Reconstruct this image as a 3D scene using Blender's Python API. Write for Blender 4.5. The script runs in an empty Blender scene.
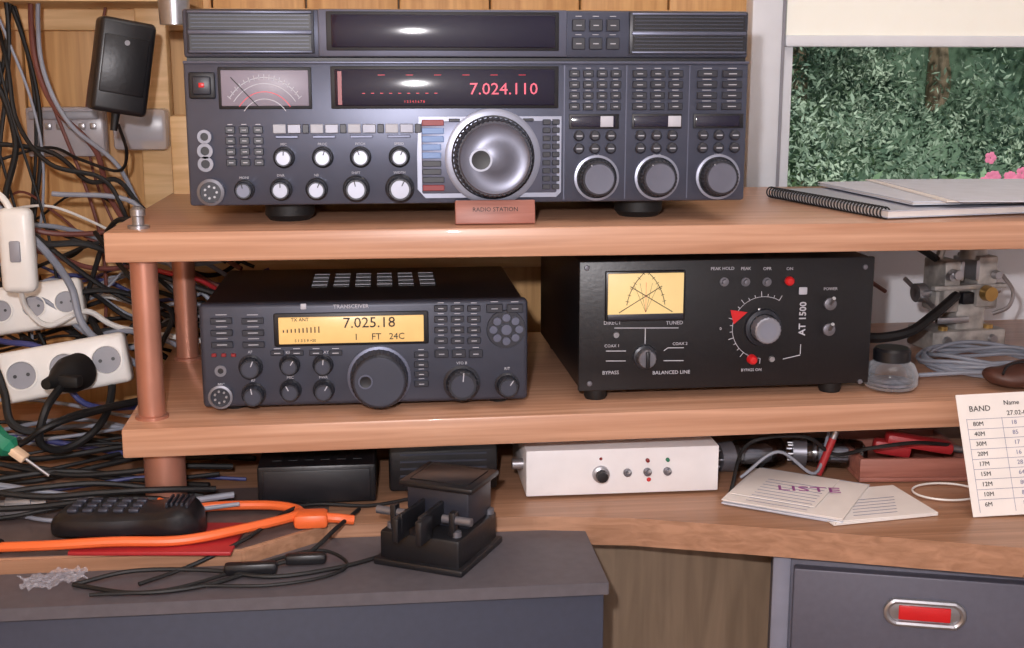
import bpy, bmesh, math, random
import numpy as np
from mathutils import Vector, Matrix
random.seed(7)
rng=np.random.default_rng(5)
S=bpy.context.scene
COL=S.collection

# ---------------------------------------------------------------- materials
def lin(c):
    r=[]
    for v in c[:3]:
        v=v/255.0
        r.append(v/12.92 if v<=0.04045 else ((v+0.055)/1.055)**2.4)
    return tuple(r)+(1.0,)
def mat(name,c,rough=.5,metal=0,emit=None,es=0,var=.12,scale=40,bump=0,trans=0,spec=.5,coat=0,alpha=1):
    m=bpy.data.materials.new(name); m.use_nodes=True
    nt=m.node_tree; b=nt.nodes['Principled BSDF']
    L=lin(c)
    tc=nt.nodes.new('ShaderNodeTexCoord')
    n=nt.nodes.new('ShaderNodeTexNoise'); n.inputs['Scale'].default_value=scale; n.inputs['Detail'].default_value=4
    nt.links.new(tc.outputs['Object'],n.inputs['Vector'])
    rp=nt.nodes.new('ShaderNodeValToRGB')
    rp.color_ramp.elements[0].position=.3; rp.color_ramp.elements[1].position=.7
    rp.color_ramp.elements[0].color=tuple(x*(1-var) for x in L[:3])+(1,)
    rp.color_ramp.elements[1].color=tuple(min(1,x*(1+var)) for x in L[:3])+(1,)
    nt.links.new(n.outputs['Fac'],rp.inputs['Fac'])
    nt.links.new(rp.outputs['Color'],b.inputs['Base Color'])
    b.inputs['Roughness'].default_value=rough; b.inputs['Metallic'].default_value=metal
    b.inputs['Specular IOR Level'].default_value=spec
    b.inputs['Transmission Weight'].default_value=trans
    b.inputs['Coat Weight'].default_value=coat
    b.inputs['Alpha'].default_value=alpha
    if emit: b.inputs['Emission Color'].default_value=lin(emit); b.inputs['Emission Strength'].default_value=es
    if bump:
        bp=nt.nodes.new('ShaderNodeBump'); bp.inputs['Strength'].default_value=bump; bp.inputs['Distance'].default_value=.002
        nt.links.new(n.outputs['Fac'],bp.inputs['Height']); nt.links.new(bp.outputs['Normal'],b.inputs['Normal'])
    return m
def wood(name,c1,c2,rough=.4,stretch=(1.5,30,30),scale=3,bump=.15,coat=0):
    m=bpy.data.materials.new(name); m.use_nodes=True
    nt=m.node_tree; b=nt.nodes['Principled BSDF']
    tc=nt.nodes.new('ShaderNodeTexCoord'); mp=nt.nodes.new('ShaderNodeMapping'); mp.inputs['Scale'].default_value=stretch
    n=nt.nodes.new('ShaderNodeTexNoise'); n.inputs['Scale'].default_value=scale; n.inputs['Detail'].default_value=8; n.inputs['Distortion'].default_value=.6
    rp=nt.nodes.new('ShaderNodeValToRGB')
    rp.color_ramp.elements[0].position=.32; rp.color_ramp.elements[1].position=.68
    rp.color_ramp.elements[0].color=lin(c1); rp.color_ramp.elements[1].color=lin(c2)
    nt.links.new(tc.outputs['Object'],mp.inputs['Vector']); nt.links.new(mp.outputs['Vector'],n.inputs['Vector'])
    nt.links.new(n.outputs['Fac'],rp.inputs['Fac']); nt.links.new(rp.outputs['Color'],b.inputs['Base Color'])
    bp=nt.nodes.new('ShaderNodeBump'); bp.inputs['Strength'].default_value=bump; bp.inputs['Distance'].default_value=.001
    nt.links.new(n.outputs['Fac'],bp.inputs['Height']); nt.links.new(bp.outputs['Normal'],b.inputs['Normal'])
    b.inputs['Roughness'].default_value=rough; b.inputs['Coat Weight'].default_value=coat
    return m
M_shelf=wood('shelf_wood',(178,130,102),(206,160,132),.36,(1.2,45,45),coat=.1)
M_desk=wood('desk_wood',(150,110,84),(180,136,108),.4,(1.2,45,45))
M_pine=wood('pine_wall',(184,138,86),(214,170,114),.55,(30,30,2))
M_pine2=wood('pine_batten',(205,166,116),(232,196,148),.5,(2,30,30))
M_brownp=wood('brown_panel',(112,94,76),(134,114,94),.6,(20,20,2))
M_redwood=wood('red_wood',(142,88,76),(172,114,100),.45,(3,40,40))
M_grey=mat('slate_grey_case',(78,82,98),.36,.5,var=.05)
M_greyk=mat('slate_grey_dark',(62,65,78),.42,.3,var=.05)
M_grey2=mat('slate_grey_light',(98,102,120),.36,.5,var=.05)
M_plate=mat('dial_plate_silver',(146,150,166),.35,.5,var=.05)
M_dark=mat('dark_recess',(20,20,26),.45,var=.1)
M_btn=mat('button_dark',(38,40,50),.4,var=.08)
M_btnl=mat('button_light',(160,162,172),.4,var=.05)
M_btnb=mat('button_blue',(110,140,190),.4,var=.05)
M_knob=mat('knob_dark',(42,44,52),.35,.2,var=.08)
M_cap=mat('knob_cap_silver',(150,152,164),.35,.55,var=.06)
M_capd=mat('dial_metal',(106,108,122),.36,.5,var=.06)
M_glassblk=mat('display_glass',(18,16,42),.12,var=.05,coat=.5)
M_white=mat('white_print',(185,186,196),.5,var=.03)
M_red=mat('red_plastic',(190,30,35),.35,var=.08,emit=(200,20,20),es=.15)
M_redd=mat('red_button_dim',(130,30,34),.4,var=.08)
M_redlit=mat('red_segment',(200,30,50),.4,emit=(220,30,50),es=.3)
M_pinklit=mat('digit_segment',(200,80,100),.4,emit=(235,80,105),es=.5)
M_meterp=mat('meter_face_pink',(132,126,140),.4,emit=(160,130,150),es=.05,var=.04)
M_meterc=mat('meter_face_cream',(232,208,150),.45,emit=(240,205,125),es=.2,var=.04)
M_amber=mat('amber_lcd',(220,184,124),.3,emit=(240,190,108),es=.3,var=.06)
M_ink=mat('ink',(35,30,30),.6,var=.05)
M_black=mat('black_paint',(24,24,28),.38,.1,var=.1,scale=200,bump=.1)
M_blackpl=mat('black_plastic',(26,26,30),.35,var=.1)
M_rubber=mat('black_rubber',(18,18,20),.6,var=.1)
M_copper=mat('copper_pipe',(190,134,114),.36,.55,var=.14,scale=15)
M_steel=mat('steel',(170,170,175),.3,.8,var=.12,scale=60)
M_ring=mat('socket_ring',(120,120,128),.4,.6,var=.1)
M_metalg=mat('cast_metal',(172,168,164),.42,.35,var=.35,scale=60,bump=.3)
M_brass=mat('brass',(190,155,95),.3,.8)
M_wht=mat('white_plastic',(232,230,226),.35,var=.03)
M_box=mat('white_box_paint',(236,234,236),.4,var=.03)
M_paper=mat('paper',(232,226,222),.7,var=.03,bump=.05)
M_paperb=mat('paper_blueish',(206,210,222),.7,var=.05)
M_cover=mat('notebook_cover',(186,190,204),.35,var=.1,scale=12)
M_purple=mat('purple_print',(150,80,140),.6)
M_bluep=mat('faint_blue_print',(130,130,158),.7)
M_orange=mat('orange_cable',(235,108,55),.4,var=.05)
M_gcable=mat('grey_cable',(140,145,158),.5,var=.08)
M_brcable=mat('brown_red_cable',(110,62,55),.5,var=.08)
M_blcable=mat('blue_cable',(60,66,120),.45,var=.08)
M_redc=mat('red_cable',(165,40,45),.45,var=.08)
M_green=mat('green_grip',(30,120,90),.5,var=.1)
M_skin=mat('beige_plastic',(225,195,165),.5)
M_table=mat('grey_laminate',(88,84,90),.5,var=.1,scale=90)
M_wornshade=mat('worn_shaded_desk',(96,82,80),.55,var=.12,scale=60)  # desk wear and under-shelf shade both put into this darker tone
M_slate=mat('slate_front',(56,60,76),.5,.1,var=.06,scale=120)
M_cab=mat('cabinet_grey',(90,90,104),.45,.2,var=.06,scale=120)
M_cabl=mat('cabinet_edge',(122,124,140),.45,.2,var=.06)
M_leather=mat('brown_leather',(82,52,44),.5,var=.2,bump=.3)
M_wall=mat('cream_wall',(240,241,246),.7,var=.03,scale=6)
M_winw=mat('window_white',(225,228,234),.4,var=.02)
M_blind=mat('blind_fabric',(242,240,230),.7,var=.02,emit=(240,238,225),es=.15)  # faint emission stands in for daylight coming through the fabric
M_floor=wood('floor_wood',(110,80,60),(140,105,80),.5,(2,20,20))
M_ceil=mat('ceiling_paint',(225,222,215),.8,var=.02,scale=5)
M_greyb=mat('grey_box',(140,140,148),.45,var=.1,scale=20)
M_contents=mat('jar_contents',(150,150,160),.5,var=.35,scale=150)
def glassmat(name,tint,gl,diff=0):
    m=bpy.data.materials.new(name); m.use_nodes=True; nt=m.node_tree
    for n in list(nt.nodes): nt.nodes.remove(n)
    o=nt.nodes.new('ShaderNodeOutputMaterial'); mx=nt.nodes.new('ShaderNodeMixShader')
    t=nt.nodes.new('ShaderNodeBsdfTransparent'); g=nt.nodes.new('ShaderNodeBsdfGlossy')
    t.inputs[0].default_value=lin(tint); g.inputs['Roughness'].default_value=.06
    fr=nt.nodes.new('ShaderNodeLayerWeight'); fr.inputs[0].default_value=gl
    nt.links.new(fr.outputs['Fresnel'],mx.inputs[0]); nt.links.new(t.outputs[0],mx.inputs[1]); nt.links.new(g.outputs[0],mx.inputs[2])
    if diff:
        d=nt.nodes.new('ShaderNodeBsdfDiffuse'); d.inputs[0].default_value=lin((225,228,235))
        f2=nt.nodes.new('ShaderNodeLayerWeight'); f2.inputs[0].default_value=diff
        m2=nt.nodes.new('ShaderNodeMixShader'); nt.links.new(f2.outputs['Facing'],m2.inputs[0])
        nt.links.new(mx.outputs[0],m2.inputs[1]); nt.links.new(d.outputs[0],m2.inputs[2]); nt.links.new(m2.outputs[0],o.inputs[0])
    else: nt.links.new(mx.outputs[0],o.inputs[0])
    return m
M_pane=glassmat('window_glass',(250,252,250),.08)
M_glass=glassmat('tube_glass',(235,238,242),.5)
M_jar=glassmat('jar_glass',(238,241,246),.35,.28)

# ---------------------------------------------------------------- builder
def catmull(pts,n=8):
    P=[Vector(p) for p in pts]
    if len(P)<3: 
        return [P[0].lerp(P[1],i/n) for i in range(n+1)]
    out=[]
    Q=[P[0]*2-P[1]]+P+[P[-1]*2-P[-2]]
    for i in range(1,len(Q)-2):
        a,b,c,d=Q[i-1],Q[i],Q[i+1],Q[i+2]
        for k in range(n):
            t=k/n
            out.append(.5*((2*b)+(c-a)*t+(2*a-5*b+4*c-d)*t*t+(3*b-a-3*c+d)*t**3))
    out.append(P[-1]); return out
class Obj:
    def __init__(s,name,loc=(0,0,0),rot=(0,0,0)):
        s.name=name; s.loc=loc; s.rot=rot; s.parts={}; s.cur='body'; s.extra=[]
    def part(s,n): s.cur=n; return s
    def _get(s):
        if s.cur not in s.parts: s.parts[s.cur]=(bmesh.new(),[])
        return s.parts[s.cur]
    def add(s,bm,m,recalc=True,mtx=None):
        B,ms=s._get()
        if m not in ms: ms.append(m)
        i=ms.index(m)
        if mtx is not None: bmesh.ops.transform(bm,matrix=mtx,verts=bm.verts)
        if recalc: bmesh.ops.recalc_face_normals(bm,faces=bm.faces)
        for f in bm.faces: f.material_index=i; f.smooth=True
        me=bpy.data.meshes.new('t'); bm.to_mesh(me); bm.free(); B.from_mesh(me); bpy.data.meshes.remove(me)
    def box(s,m,x0,x1,y0,y1,z0,z1,bev=0,mtx=None,seg=2):
        bm=bmesh.new(); bmesh.ops.create_cube(bm,size=1)
        for v in bm.verts:
            v.co=Vector(((x0+x1)/2+v.co.x*abs(x1-x0),(y0+y1)/2+v.co.y*abs(y1-y0),(z0+z1)/2+v.co.z*abs(z1-z0)))
        if bev>0: bmesh.ops.bevel(bm,geom=list(bm.edges),offset=bev,segments=seg,affect='EDGES',profile=.5)
        s.add(bm,m,mtx=mtx)
    def lathe(s,m,c,prof,axis='y',seg=32,rib=0,mtx=None):
        bm=bmesh.new(); rings=[]
        for (r,h) in prof:
            if r<1e-6:
                if axis=='y': v=bm.verts.new((c[0],c[1]+h,c[2]))
                elif axis=='z': v=bm.verts.new((c[0],c[1],c[2]+h))
                else: v=bm.verts.new((c[0]+h,c[1],c[2]))
                rings.append([v]); continue
            ring=[]
            for k in range(seg):
                a=2*math.pi*k/seg; rr=r*(1-rib*(k%2))
                if axis=='y': ring.append(bm.verts.new((c[0]+rr*math.cos(a),c[1]+h,c[2]+rr*math.sin(a))))
                elif axis=='z': ring.append(bm.verts.new((c[0]+rr*math.cos(a),c[1]+rr*math.sin(a),c[2]+h)))
                else: ring.append(bm.verts.new((c[0]+h,c[1]+rr*math.cos(a),c[2]+rr*math.sin(a))))
            rings.append(ring)
        for a,b in zip(rings[:-1],rings[1:]):
            for k in range(seg):
                k2=(k+1)%seg
                if len(a)==1 and len(b)==1: continue
                if len(a)==1: bm.faces.new((a[0],b[k],b[k2]))
                elif len(b)==1: bm.faces.new((a[k],a[k2],b[0]))
                else: bm.faces.new((a[k],a[k2],b[k2],b[k]))
        s.add(bm,m,mtx=mtx)
    def cyl(s,m,c,r,h0,h1,axis='y',seg=24,mtx=None):
        s.lathe(m,c,[(0,h0),(r,h0),(r,h1),(0,h1)],axis,seg,mtx=mtx)
    def tube(s,m,pts,r,seg=8,n=8,closed=False):
        P=catmull(pts,n); bm=bmesh.new(); rings=[]
        T0=(P[1]-P[0]).normalized(); up=Vector((0,0,1)) if abs(T0.z)<.9 else Vector((1,0,0))
        N=T0.cross(up).normalized()
        for i,p in enumerate(P):
            T=(P[min(i+1,len(P)-1)]-P[max(i-1,0)])
            if T.length<1e-9: T=T0
            T.normalize(); N=(N-T*N.dot(T))
            if N.length<1e-6: N=T.orthogonal()
            N.normalize(); Bn=T.cross(N)
            rings.append([bm.verts.new(p+(N*math.cos(2*math.pi*k/seg)+Bn*math.sin(2*math.pi*k/seg))*r) for k in range(seg)])
        for a,b in zip(rings[:-1],rings[1:]):
            for k in range(seg): bm.faces.new((a[k],a[(k+1)%seg],b[(k+1)%seg],b[k]))
        bm.faces.new(rings[0]); bm.faces.new(rings[-1])
        s.add(bm,m)
    def strip(s,m,P2,w,y,close=False):
        bm=bmesh.new(); L=[];R=[]
        for i,p in enumerate(P2):
            a=P2[max(i-1,0)]; b=P2[min(i+1,len(P2)-1)]
            d=Vector((b[0]-a[0],b[1]-a[1]))
            if d.length>0: d.normalize()
            n=Vector((-d.y,d.x))*w/2
            L.append(bm.verts.new((p[0]+n.x,y,p[1]+n.y))); R.append(bm.verts.new((p[0]-n.x,y,p[1]-n.y)))
        for i in range(len(P2)-1): bm.faces.new((L[i],L[i+1],R[i+1],R[i]))
        s.add(bm,m,recalc=False)
    def poly(s,m,pts,z0,z1,bev=0):
        bm=bmesh.new()
        a=[bm.verts.new((x,y,z0)) for x,y in pts]; b=[bm.verts.new((x,y,z1)) for x,y in pts]
        bm.faces.new(a[::-1]); bm.faces.new(b)
        for i in range(len(pts)):
            j=(i+1)%len(pts); bm.faces.new((a[i],a[j],b[j],b[i]))
        if bev: bmesh.ops.bevel(bm,geom=list(bm.edges),offset=bev,segments=2,affect='EDGES')
        s.add(bm,m)
    def text(s,m,body,x,y,z,size,align='CENTER',flat=False,rotp=0,bold=0,ext=.0002,sx=1):
        cu=bpy.data.curves.new('t','FONT'); cu.body=body; cu.size=size; cu.align_x=align; cu.align_y='CENTER'
        cu.extrude=ext; cu.offset=bold; cu.resolution_u=2
        o=bpy.data.objects.new('t',cu); COL.objects.link(o)
        dg=bpy.context.evaluated_depsgraph_get(); me=bpy.data.meshes.new_from_object(o.evaluated_get(dg))
        bm=bmesh.new(); bm.from_mesh(me)
        R=Matrix.Rotation(0 if flat else math.pi/2,4,'X')
        mt=Matrix.Translation((x,y,z))@(Matrix.Rotation(rotp,4,'Z') if flat else Matrix.Rotation(rotp,4,'Y'))@R@Matrix.Diagonal((sx,1,1,1))
        bpy.data.objects.remove(o); bpy.data.curves.remove(cu); bpy.data.meshes.remove(me)
        s.add(bm,m,recalc=False,mtx=mt)
    def done(s):
        multi=len(s.parts)+len(s.extra)>1
        if multi:
            root=bpy.data.objects.new(s.name,None); root.empty_display_size=.05; COL.objects.link(root)
            root.location=s.loc; root.rotation_euler=s.rot
        for k,(bm,ms) in s.parts.items():
            me=bpy.data.meshes.new((s.name+'_'+k) if multi else s.name); bm.to_mesh(me); bm.free()
            for m in ms: me.materials.append(m)
            me.set_sharp_from_angle(angle=math.radians(32))
            o=bpy.data.objects.new(k if multi else s.name,me); COL.objects.link(o)
            if multi: o.parent=root
            else: o.location=s.loc; o.rotation_euler=s.rot; root=o
        for o in s.extra: o.parent=root
        return root

def knob(B,M,p,q,r,h,m=None,cap=None,rib=.05,ind=None,ang=90,y=0,seg=36):
    m=m or M_knob; x,z=M(p,q); r*=.001
    B.lathe(m,(x,y,z),[(r*1.15,0),(r*1.15,-.0015),(r*.98,-.003),(r,-.003)],seg=seg)
    B.lathe(m,(x,y,z),[(r,-.002),(r*.95,-h*.92),(r*.87,-h),(0,-h)],seg=seg,rib=rib)
    if cap: B.cyl(cap,(x,y,z),r*.70,-h-.0006,-h+.001,seg=28)
    if ind:
        a=math.radians(ang); B.strip(ind,[(x+.3*r*math.cos(a),z+.3*r*math.sin(a)),(x+.85*r*math.cos(a),z+.85*r*math.sin(a))],.001,-h-.0009)
def btn(B,M,p0,p1,q0,q1,m=None,d=.003,bev=.0006,y=0):
    x0,z0=M(p0,q1); x1,z1=M(p1,q0)
    B.box(m or M_btn,x0,x1,y-d,y+.0005,z0,z1,bev,seg=1)
def grid(B,M,p0,p1,q0,q1,nx,nz,gx=.25,gz=.35,m=None,d=.003,label=True):
    w=(p1-p0)/nx; h=(q1-q0)/nz
    for i in range(nx):
        for j in range(nz):
            a=p0+i*w; b=q0+j*h
            btn(B,M,a+w*gx/2,a+w*(1-gx/2),b+h*gz*.75,b+h*(1-gz*.25),m,d)
            if label:
                x,z=M(a+w/2,b+h*.6); x0,_=M(a+w*.34,b)
                B.box(M_white,x0,2*x-x0,-d-.0003,-d+.0002,z-.0004,z+.0004)
                x,z=M(a+w/2,b+h*gz*.28); B.box(M_white,x-(x-x0)*1.1,x+(x-x0)*1.1,-.0003,.0002,z-.00035,z+.00035)

# ---------------------------------------------------------------- room shell
R=Obj('wall_back')
WY=.52
xs=-1.1
while xs<.40:
    xe=min(xs+.125,.40)
    R.box(M_pine,xs,xe-.002,WY,WY+.02,0,2.4,.003); xs=xe
R.box(M_brownp,-1.1,.40,WY+.02,WY+.03,0,2.4)
R.box(M_wall,.40,2.0,WY,WY+.03,0,1.0)
R.box(M_wall,.40,2.0,WY,WY+.03,1.95,2.4)
R.box(M_wall,1.45,2.0,WY,WY+.03,1.0,1.95)
R.done()
o=Obj('wall_left'); o.box(M_pine,-1.13,-1.1,-2.2,WY,0,2.4); o.done()
o=Obj('wall_right'); o.box(M_wall,2.0,2.03,-2.2,WY,0,2.4); o.done()
o=Obj('wall_front'); o.box(M_wall,-1.13,2.03,-2.23,-2.2,0,2.4); o.done()
o=Obj('floor'); o.box(M_floor,-1.13,2.03,-2.23,WY,-.04,0); o.done()
o=Obj('ceiling'); o.box(M_ceil,-1.13,2.03,-2.23,WY,2.4,2.44); o.done()
W=Obj('window_1')
W.part('frame')
W.box(M_winw,.385,.43,WY-.03,WY+.03,.98,1.97,.004)
W.box(M_winw,.43,.452,WY-.012,WY+.025,1.0,1.95,.003)
W.box(M_greyb,.4285,.4325,WY-.031,WY-.01,1.0,1.95)
W.box(M_winw,1.42,1.46,WY-.03,WY+.03,.98,1.97,.004)
W.box(M_winw,.385,1.46,WY-.03,WY+.03,1.93,1.97,.004)
W.box(M_winw,.37,1.48,WY-.06,WY+.03,.965,1.0,.004)
W.box(M_winw,.43,1.42,WY-.01,WY+.02,1.0,1.02,.003)
W.part('pane'); W.box(M_pane,.45,1.42,WY+.004,WY+.006,1.02,1.93)
W.part('roller_blind'); W.box(M_blind,.437,1.41,WY-.022,WY-.019,1.245,1.9); W.box(M_winw,.435,1.412,WY-.027,WY-.014,1.236,1.252,.003); W.cyl(M_winw,(.43,WY-.03,1.9),.018,0,.98,'x')
W.done()
for nm,(z0,z1) in (('trim_1',(1.255,1.285)),('trim_2',(.93,.965))):
    t=Obj(nm); t.box(M_pine2,-1.1,.37,WY-.022,WY,z0,z1,.003); t.done()
t=Obj('trim_3'); t.box(M_pine2,-.445,-.405,WY-.05,WY-.022,.75,2.38,.003); t.done()

# ---------------------------------------------------------------- outdoors
def leafmesh(name,C,size,m,aspect=.35):
    C=np.asarray(C); n=len(C)
    a=rng.normal(size=(n,3)); a/=np.linalg.norm(a,axis=1)[:,None]
    b=np.cross(a,rng.normal(size=(n,3))); b/=np.linalg.norm(b,axis=1)[:,None]
    s=(size*(.5+rng.random(n)))[:,None]
    V=np.stack([C-a*s,C-b*s*aspect,C+a*s,C+b*s*aspect],1).reshape(-1,3)
    F=np.arange(4*n).reshape(-1,4)
    me=bpy.data.meshes.new(name); me.from_pydata(V.tolist(),[],F.tolist())
    me.materials.append(m); ob=bpy.data.objects.new(name,me); COL.objects.link(ob); return ob
def folmat(name,stops,scale,p=(.3,.7)):
    m=mat(name,(100,130,90),.7,spec=.15); nt=m.node_tree
    n=[x for x in nt.nodes if x.type=='TEX_NOISE'][0]; n.inputs['Scale'].default_value=scale; n.inputs['Detail'].default_value=8
    rp=[x for x in nt.nodes if x.type=='VALTORGB'][0]
    rp.color_ramp.elements[0].position=p[0]; rp.color_ramp.elements[1].position=p[1]
    rp.color_ramp.elements[0].color=lin(stops[0]); rp.color_ramp.elements[1].color=lin(stops[1])
    return m
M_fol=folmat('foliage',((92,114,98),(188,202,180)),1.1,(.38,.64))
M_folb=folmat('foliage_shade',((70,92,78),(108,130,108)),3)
M_grass=folmat('grass',((90,110,70),(140,160,110)),4)
M_bush=folmat('bush_leaves',((90,120,90),(150,175,140)),6)
g=Obj('ground'); g.box(M_grass,-8,22,WY+.1,16,-.3,-.25); g.done()
HT=Obj('hedge_trees')
nb=5200
bx=rng.uniform(-1,12,nb); bz=rng.uniform(-.2,6.2,nb)
by=8.7+.8*np.sin(bx*1.9)+.6*np.sin(bz*2.6+bx)+.35*np.sin(bx*5+bz*3)+rng.uniform(0,.8,nb)
dx=rng.uniform(-.5,.5,nb)
K_=34
t=rng.random((nb,K_))
cx=bx[:,None]+dx[:,None]*t+rng.normal(size=(nb,K_))*.05
cy=by[:,None]-.6*t+rng.normal(size=(nb,K_))*.05
cz=bz[:,None]-.30*t*t+rng.normal(size=(nb,K_))*.035
C=np.stack([cx,cy,cz],2).reshape(-1,3)
HT.extra.append(leafmesh('foliage_sprays',C,.029,M_fol,.34))
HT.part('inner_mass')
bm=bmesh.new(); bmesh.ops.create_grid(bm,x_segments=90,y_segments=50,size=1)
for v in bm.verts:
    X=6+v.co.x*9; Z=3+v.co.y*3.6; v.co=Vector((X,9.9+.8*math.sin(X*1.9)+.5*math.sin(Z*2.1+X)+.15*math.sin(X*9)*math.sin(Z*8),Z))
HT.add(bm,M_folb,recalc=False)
HT.part('trunks')
for k in range(9): HT.lathe(M_brownp,(-.5+k*1.4,10.2,-.25),[(.14,0),(.1,3),(.03,6)],'z',12)
HT.done()
M_pink=mat('pink_petals',(235,130,165),.6)
FB=Obj('flowering_bush')
n_=2600
d=rng.normal(size=(n_,3))*np.array([.22,.16,.2])+np.array([2.40,3.5,.42]); d[:,2]=np.clip(d[:,2],-.2,.79)
FB.extra.append(leafmesh('leaves',d,.026,M_bush))
FB.part('stems')
for k in range(8): FB.tube(M_brownp,[(2.38+.02*k-.08,3.5,-.25),(2.38+.03*k-.12,3.5,.1),(2.38+.05*k-.2,3.48,.6)],.009,n=4)
FB.part('flowers')
for k in range(70):
    dd=rng.normal(size=3)*np.array([.13,.06,.045]); c=np.array([2.37,3.22,.80])+dd
    for a in range(5):
        an=a*1.256; FB.lathe(M_pink,(c[0]+.013*math.cos(an),c[1],c[2]+.013*math.sin(an)),[(0,-.003),(.012,0),(0,.003)],seg=6)
FB.done()

# ---------------------------------------------------------------- shelves / desk
ZU,ZM,ZD,ZG=1.048,.853,.75,.735
o=Obj('shelf'); o.box(M_shelf,-.40,.82,0,.42,ZU-.030,ZU,.002); o.done()
o=Obj('shelf',rot=(0,0,math.radians(1.4)),loc=(0,-.004,0)); o.box(M_shelf,-.392,.82,0,.42,ZM-.030,ZM,.002); o.done()
def post(x,y,z0,z1,r,name='shelf_post'):
    o=Obj(name,loc=(x,y,0)); o.lathe(M_copper,(0,0,0),[(0,z0),(r*1.25,z0),(r*1.25,z0+.003),(r,z0+.004),(r,z1-.004),(r*1.25,z1-.003),(r*1.25,z1),(0,z1)],'z',32); o.done()
post(-.369,.03,ZM,ZU-.03,.0135)
post(-.360,.035,ZD,ZM-.03,.021)
post(-.372,.30,ZM,ZU-.03,.0135); post(-.372,.30,ZD,ZM-.03,.0135)
post(.78,.05,ZM,ZU-.03,.0135); post(.78,.06,ZD,ZM-.03,.0135); post(.78,.3,ZM,ZU-.03,.0135); post(.78,.3,ZD,ZM-.03,.0135)
o=Obj('shelf_bolt'); o.lathe(M_steel,(-.372,.032,ZU),[(0,0),(.011,0),(.011,.003),(.006,.004),(.006,.012),(.0075,.013),(.0075,.019),(.004,.022),(0,.022)],'z',12); o.done()
D=Obj('desk')
D.part('top').poly(M_desk,[(-.95,-.085),(-.27,-.085),(-.19,-.022),(.02,-.022),(.12,-.038),(.21,-.067),(.31,-.1),(.48,-.159),(.86,-.28),(.86,.50),(-.95,.50)],ZD-.03,ZD,.002)
D.part('worn_shade_overlay').poly(M_wornshade,[(-.94,-.082),(-.272,-.082),(-.192,-.019),(-.192,.10),(-.94,.10)],ZD,ZD+.0004)  # thin dark sheet over the wood: wear plus painted shelf shade
D.part('side_panel').box(M_brownp,.074,.86,.02,.04,0,ZD-.03)
D.box(M_brownp,.83,.86,-.2,.50,0,ZD-.03)
D.box(M_brownp,-.95,-.93,.0,.50,0,ZD-.03)
D.done()
T=Obj('side_table')
T.part('top').poly(M_table,[(-.95,-.168),(.073,-.165),(.073,-.023),(-.188,-.023),(-.268,-.0865),(-.95,-.0865)],ZG-.012,ZG,.0005)
T.part('front').box(M_slate,-.95,.070,-.158,-.14,0.02,ZG-.0125,.002)
T.box(M_slate,.055,.070,-.14,-.025,0.0,ZG-.0125)
T.box(M_slate,-.95,-.935,-.14,-.087,0.0,ZG-.0125)
T.done()
C_=Obj('drawer_cabinet',loc=(.262,-.068,0),rot=(0,0,math.radians(-17)))
C_.part('case').box(M_cab,0,.44,.004,.40,0,.714,.002)
C_.box(M_cabl,0,.018,0,.006,0,.714,.001); C_.box(M_cabl,.42,.44,0,.006,0,.714,.001)
C_.part('drawers')
for z0,z1 in ((.50,.706),(.27,.492),(.04,.262)):
    C_.box(M_cab,.021,.418,-.008,.006,z0,z1,.002)
C_.part('handles')
for zc in (.669,.40,.17):
    hx=.150
    pts=[]
    for k in range(40):
        a=2*math.pi*k/40
        cx_=.025 if math.cos(a)>0 else -.025
        pts.append((hx+cx_+.012*math.cos(a),-.011,zc+.012*math.sin(a)))
    C_.tube(M_steel,pts+[pts[0]],.0032,n=2)
    C_.box(M_steel,hx-.036,hx+.036,-.011,-.008,zc-.011,zc+.011,.001)
    C_.box(M_red,hx-.025,hx+.025,-.013,-.010,zc-.0075,zc+.0075,.001)
C_.done()

# ---------------------------------------------------------------- big transceiver
def M1(p,q):
    return ((p-466.5)*1.016-6.0*(1-((p-466.5)/281.5)**2))/1000,(203-q)*.001003
B=Obj('radio_transceiver',loc=(-.036,.042,1.0685))
B.part('case')
xl,_=M1(185,0); xr,_=M1(748,0)
def fb_(m,p0,p1,q0,q1,y0,y1,bev=.001):
    x0,z0=M1(p0,q1); x1,z1=M1(p1,q0); B.box(m,x0,x1,y0,y1,z0,z1,bev)
B.box(M_grey,xl+.004,xr-.004,.012,.34,.002,.188,.003)
fb_(M_grey,185,748,60,203,0,.014,.003)
fb_(M_grey,186,747,10,57,.002,.014,.003)
fb_(M_dark,188,746,56,61,.006,.013,0)
fb_(M_grey2,320,566,10,56,-.002,.004,.0015)
fb_(M_grey2,185,748,60,63,-.002,.002,.001)
for p in (256,625):
    x,_=M1(p+26,0); B.lathe(M_rubber,(x,.055,-.0205),[(0,0),(.021,0),(.026,.006),(.026,.0225),(0,.0225)],'z',28); B.lathe(M_rubber,(x,.28,-.0205),[(0,0),(.022,0),(.026,.006),(.026,.0225),(0,.0225)],'z',28)
B.part('louvers')
for a,b2 in ((190,316),(628,745)):
    fb_(M_btn,a,b2,11,53,-.0015,.003,.001)
    for q0,q1 in ((15,30),(35,50)):
        fb_(M_dark,a+3,b2-3,q0,q1,-.0025,.002,0)
        for k in range(4):
            qq=q0+1+k*3.6; x0,z0=M1(a+5,qq+1.0); x1,z1=M1(b2-5,qq); B.box(M_greyk,x0,x1,-.004,.001,z0,z1)
    fb_(M_grey2,a+2,b2-2,30.5,34.5,-.005,.002,.0008); fb_(M_grey2,a+2,b2-2,50,52.5,-.005,.002,.0008)
    fb_(M_grey2,a+2,b2-2,12,14.5,-.004,.002,.0008)
B.part('displays')
fb_(M_dark,328,558,12,50,-.003,.002,.001); fb_(M_glassblk,333,554,15,47,-.0045,0,.001)
fb_(M_dark,331,558,65,107,-.002,.002,.001); fb_(M_glassblk,335,554,68,104,-.0035,0,.001)
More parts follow.
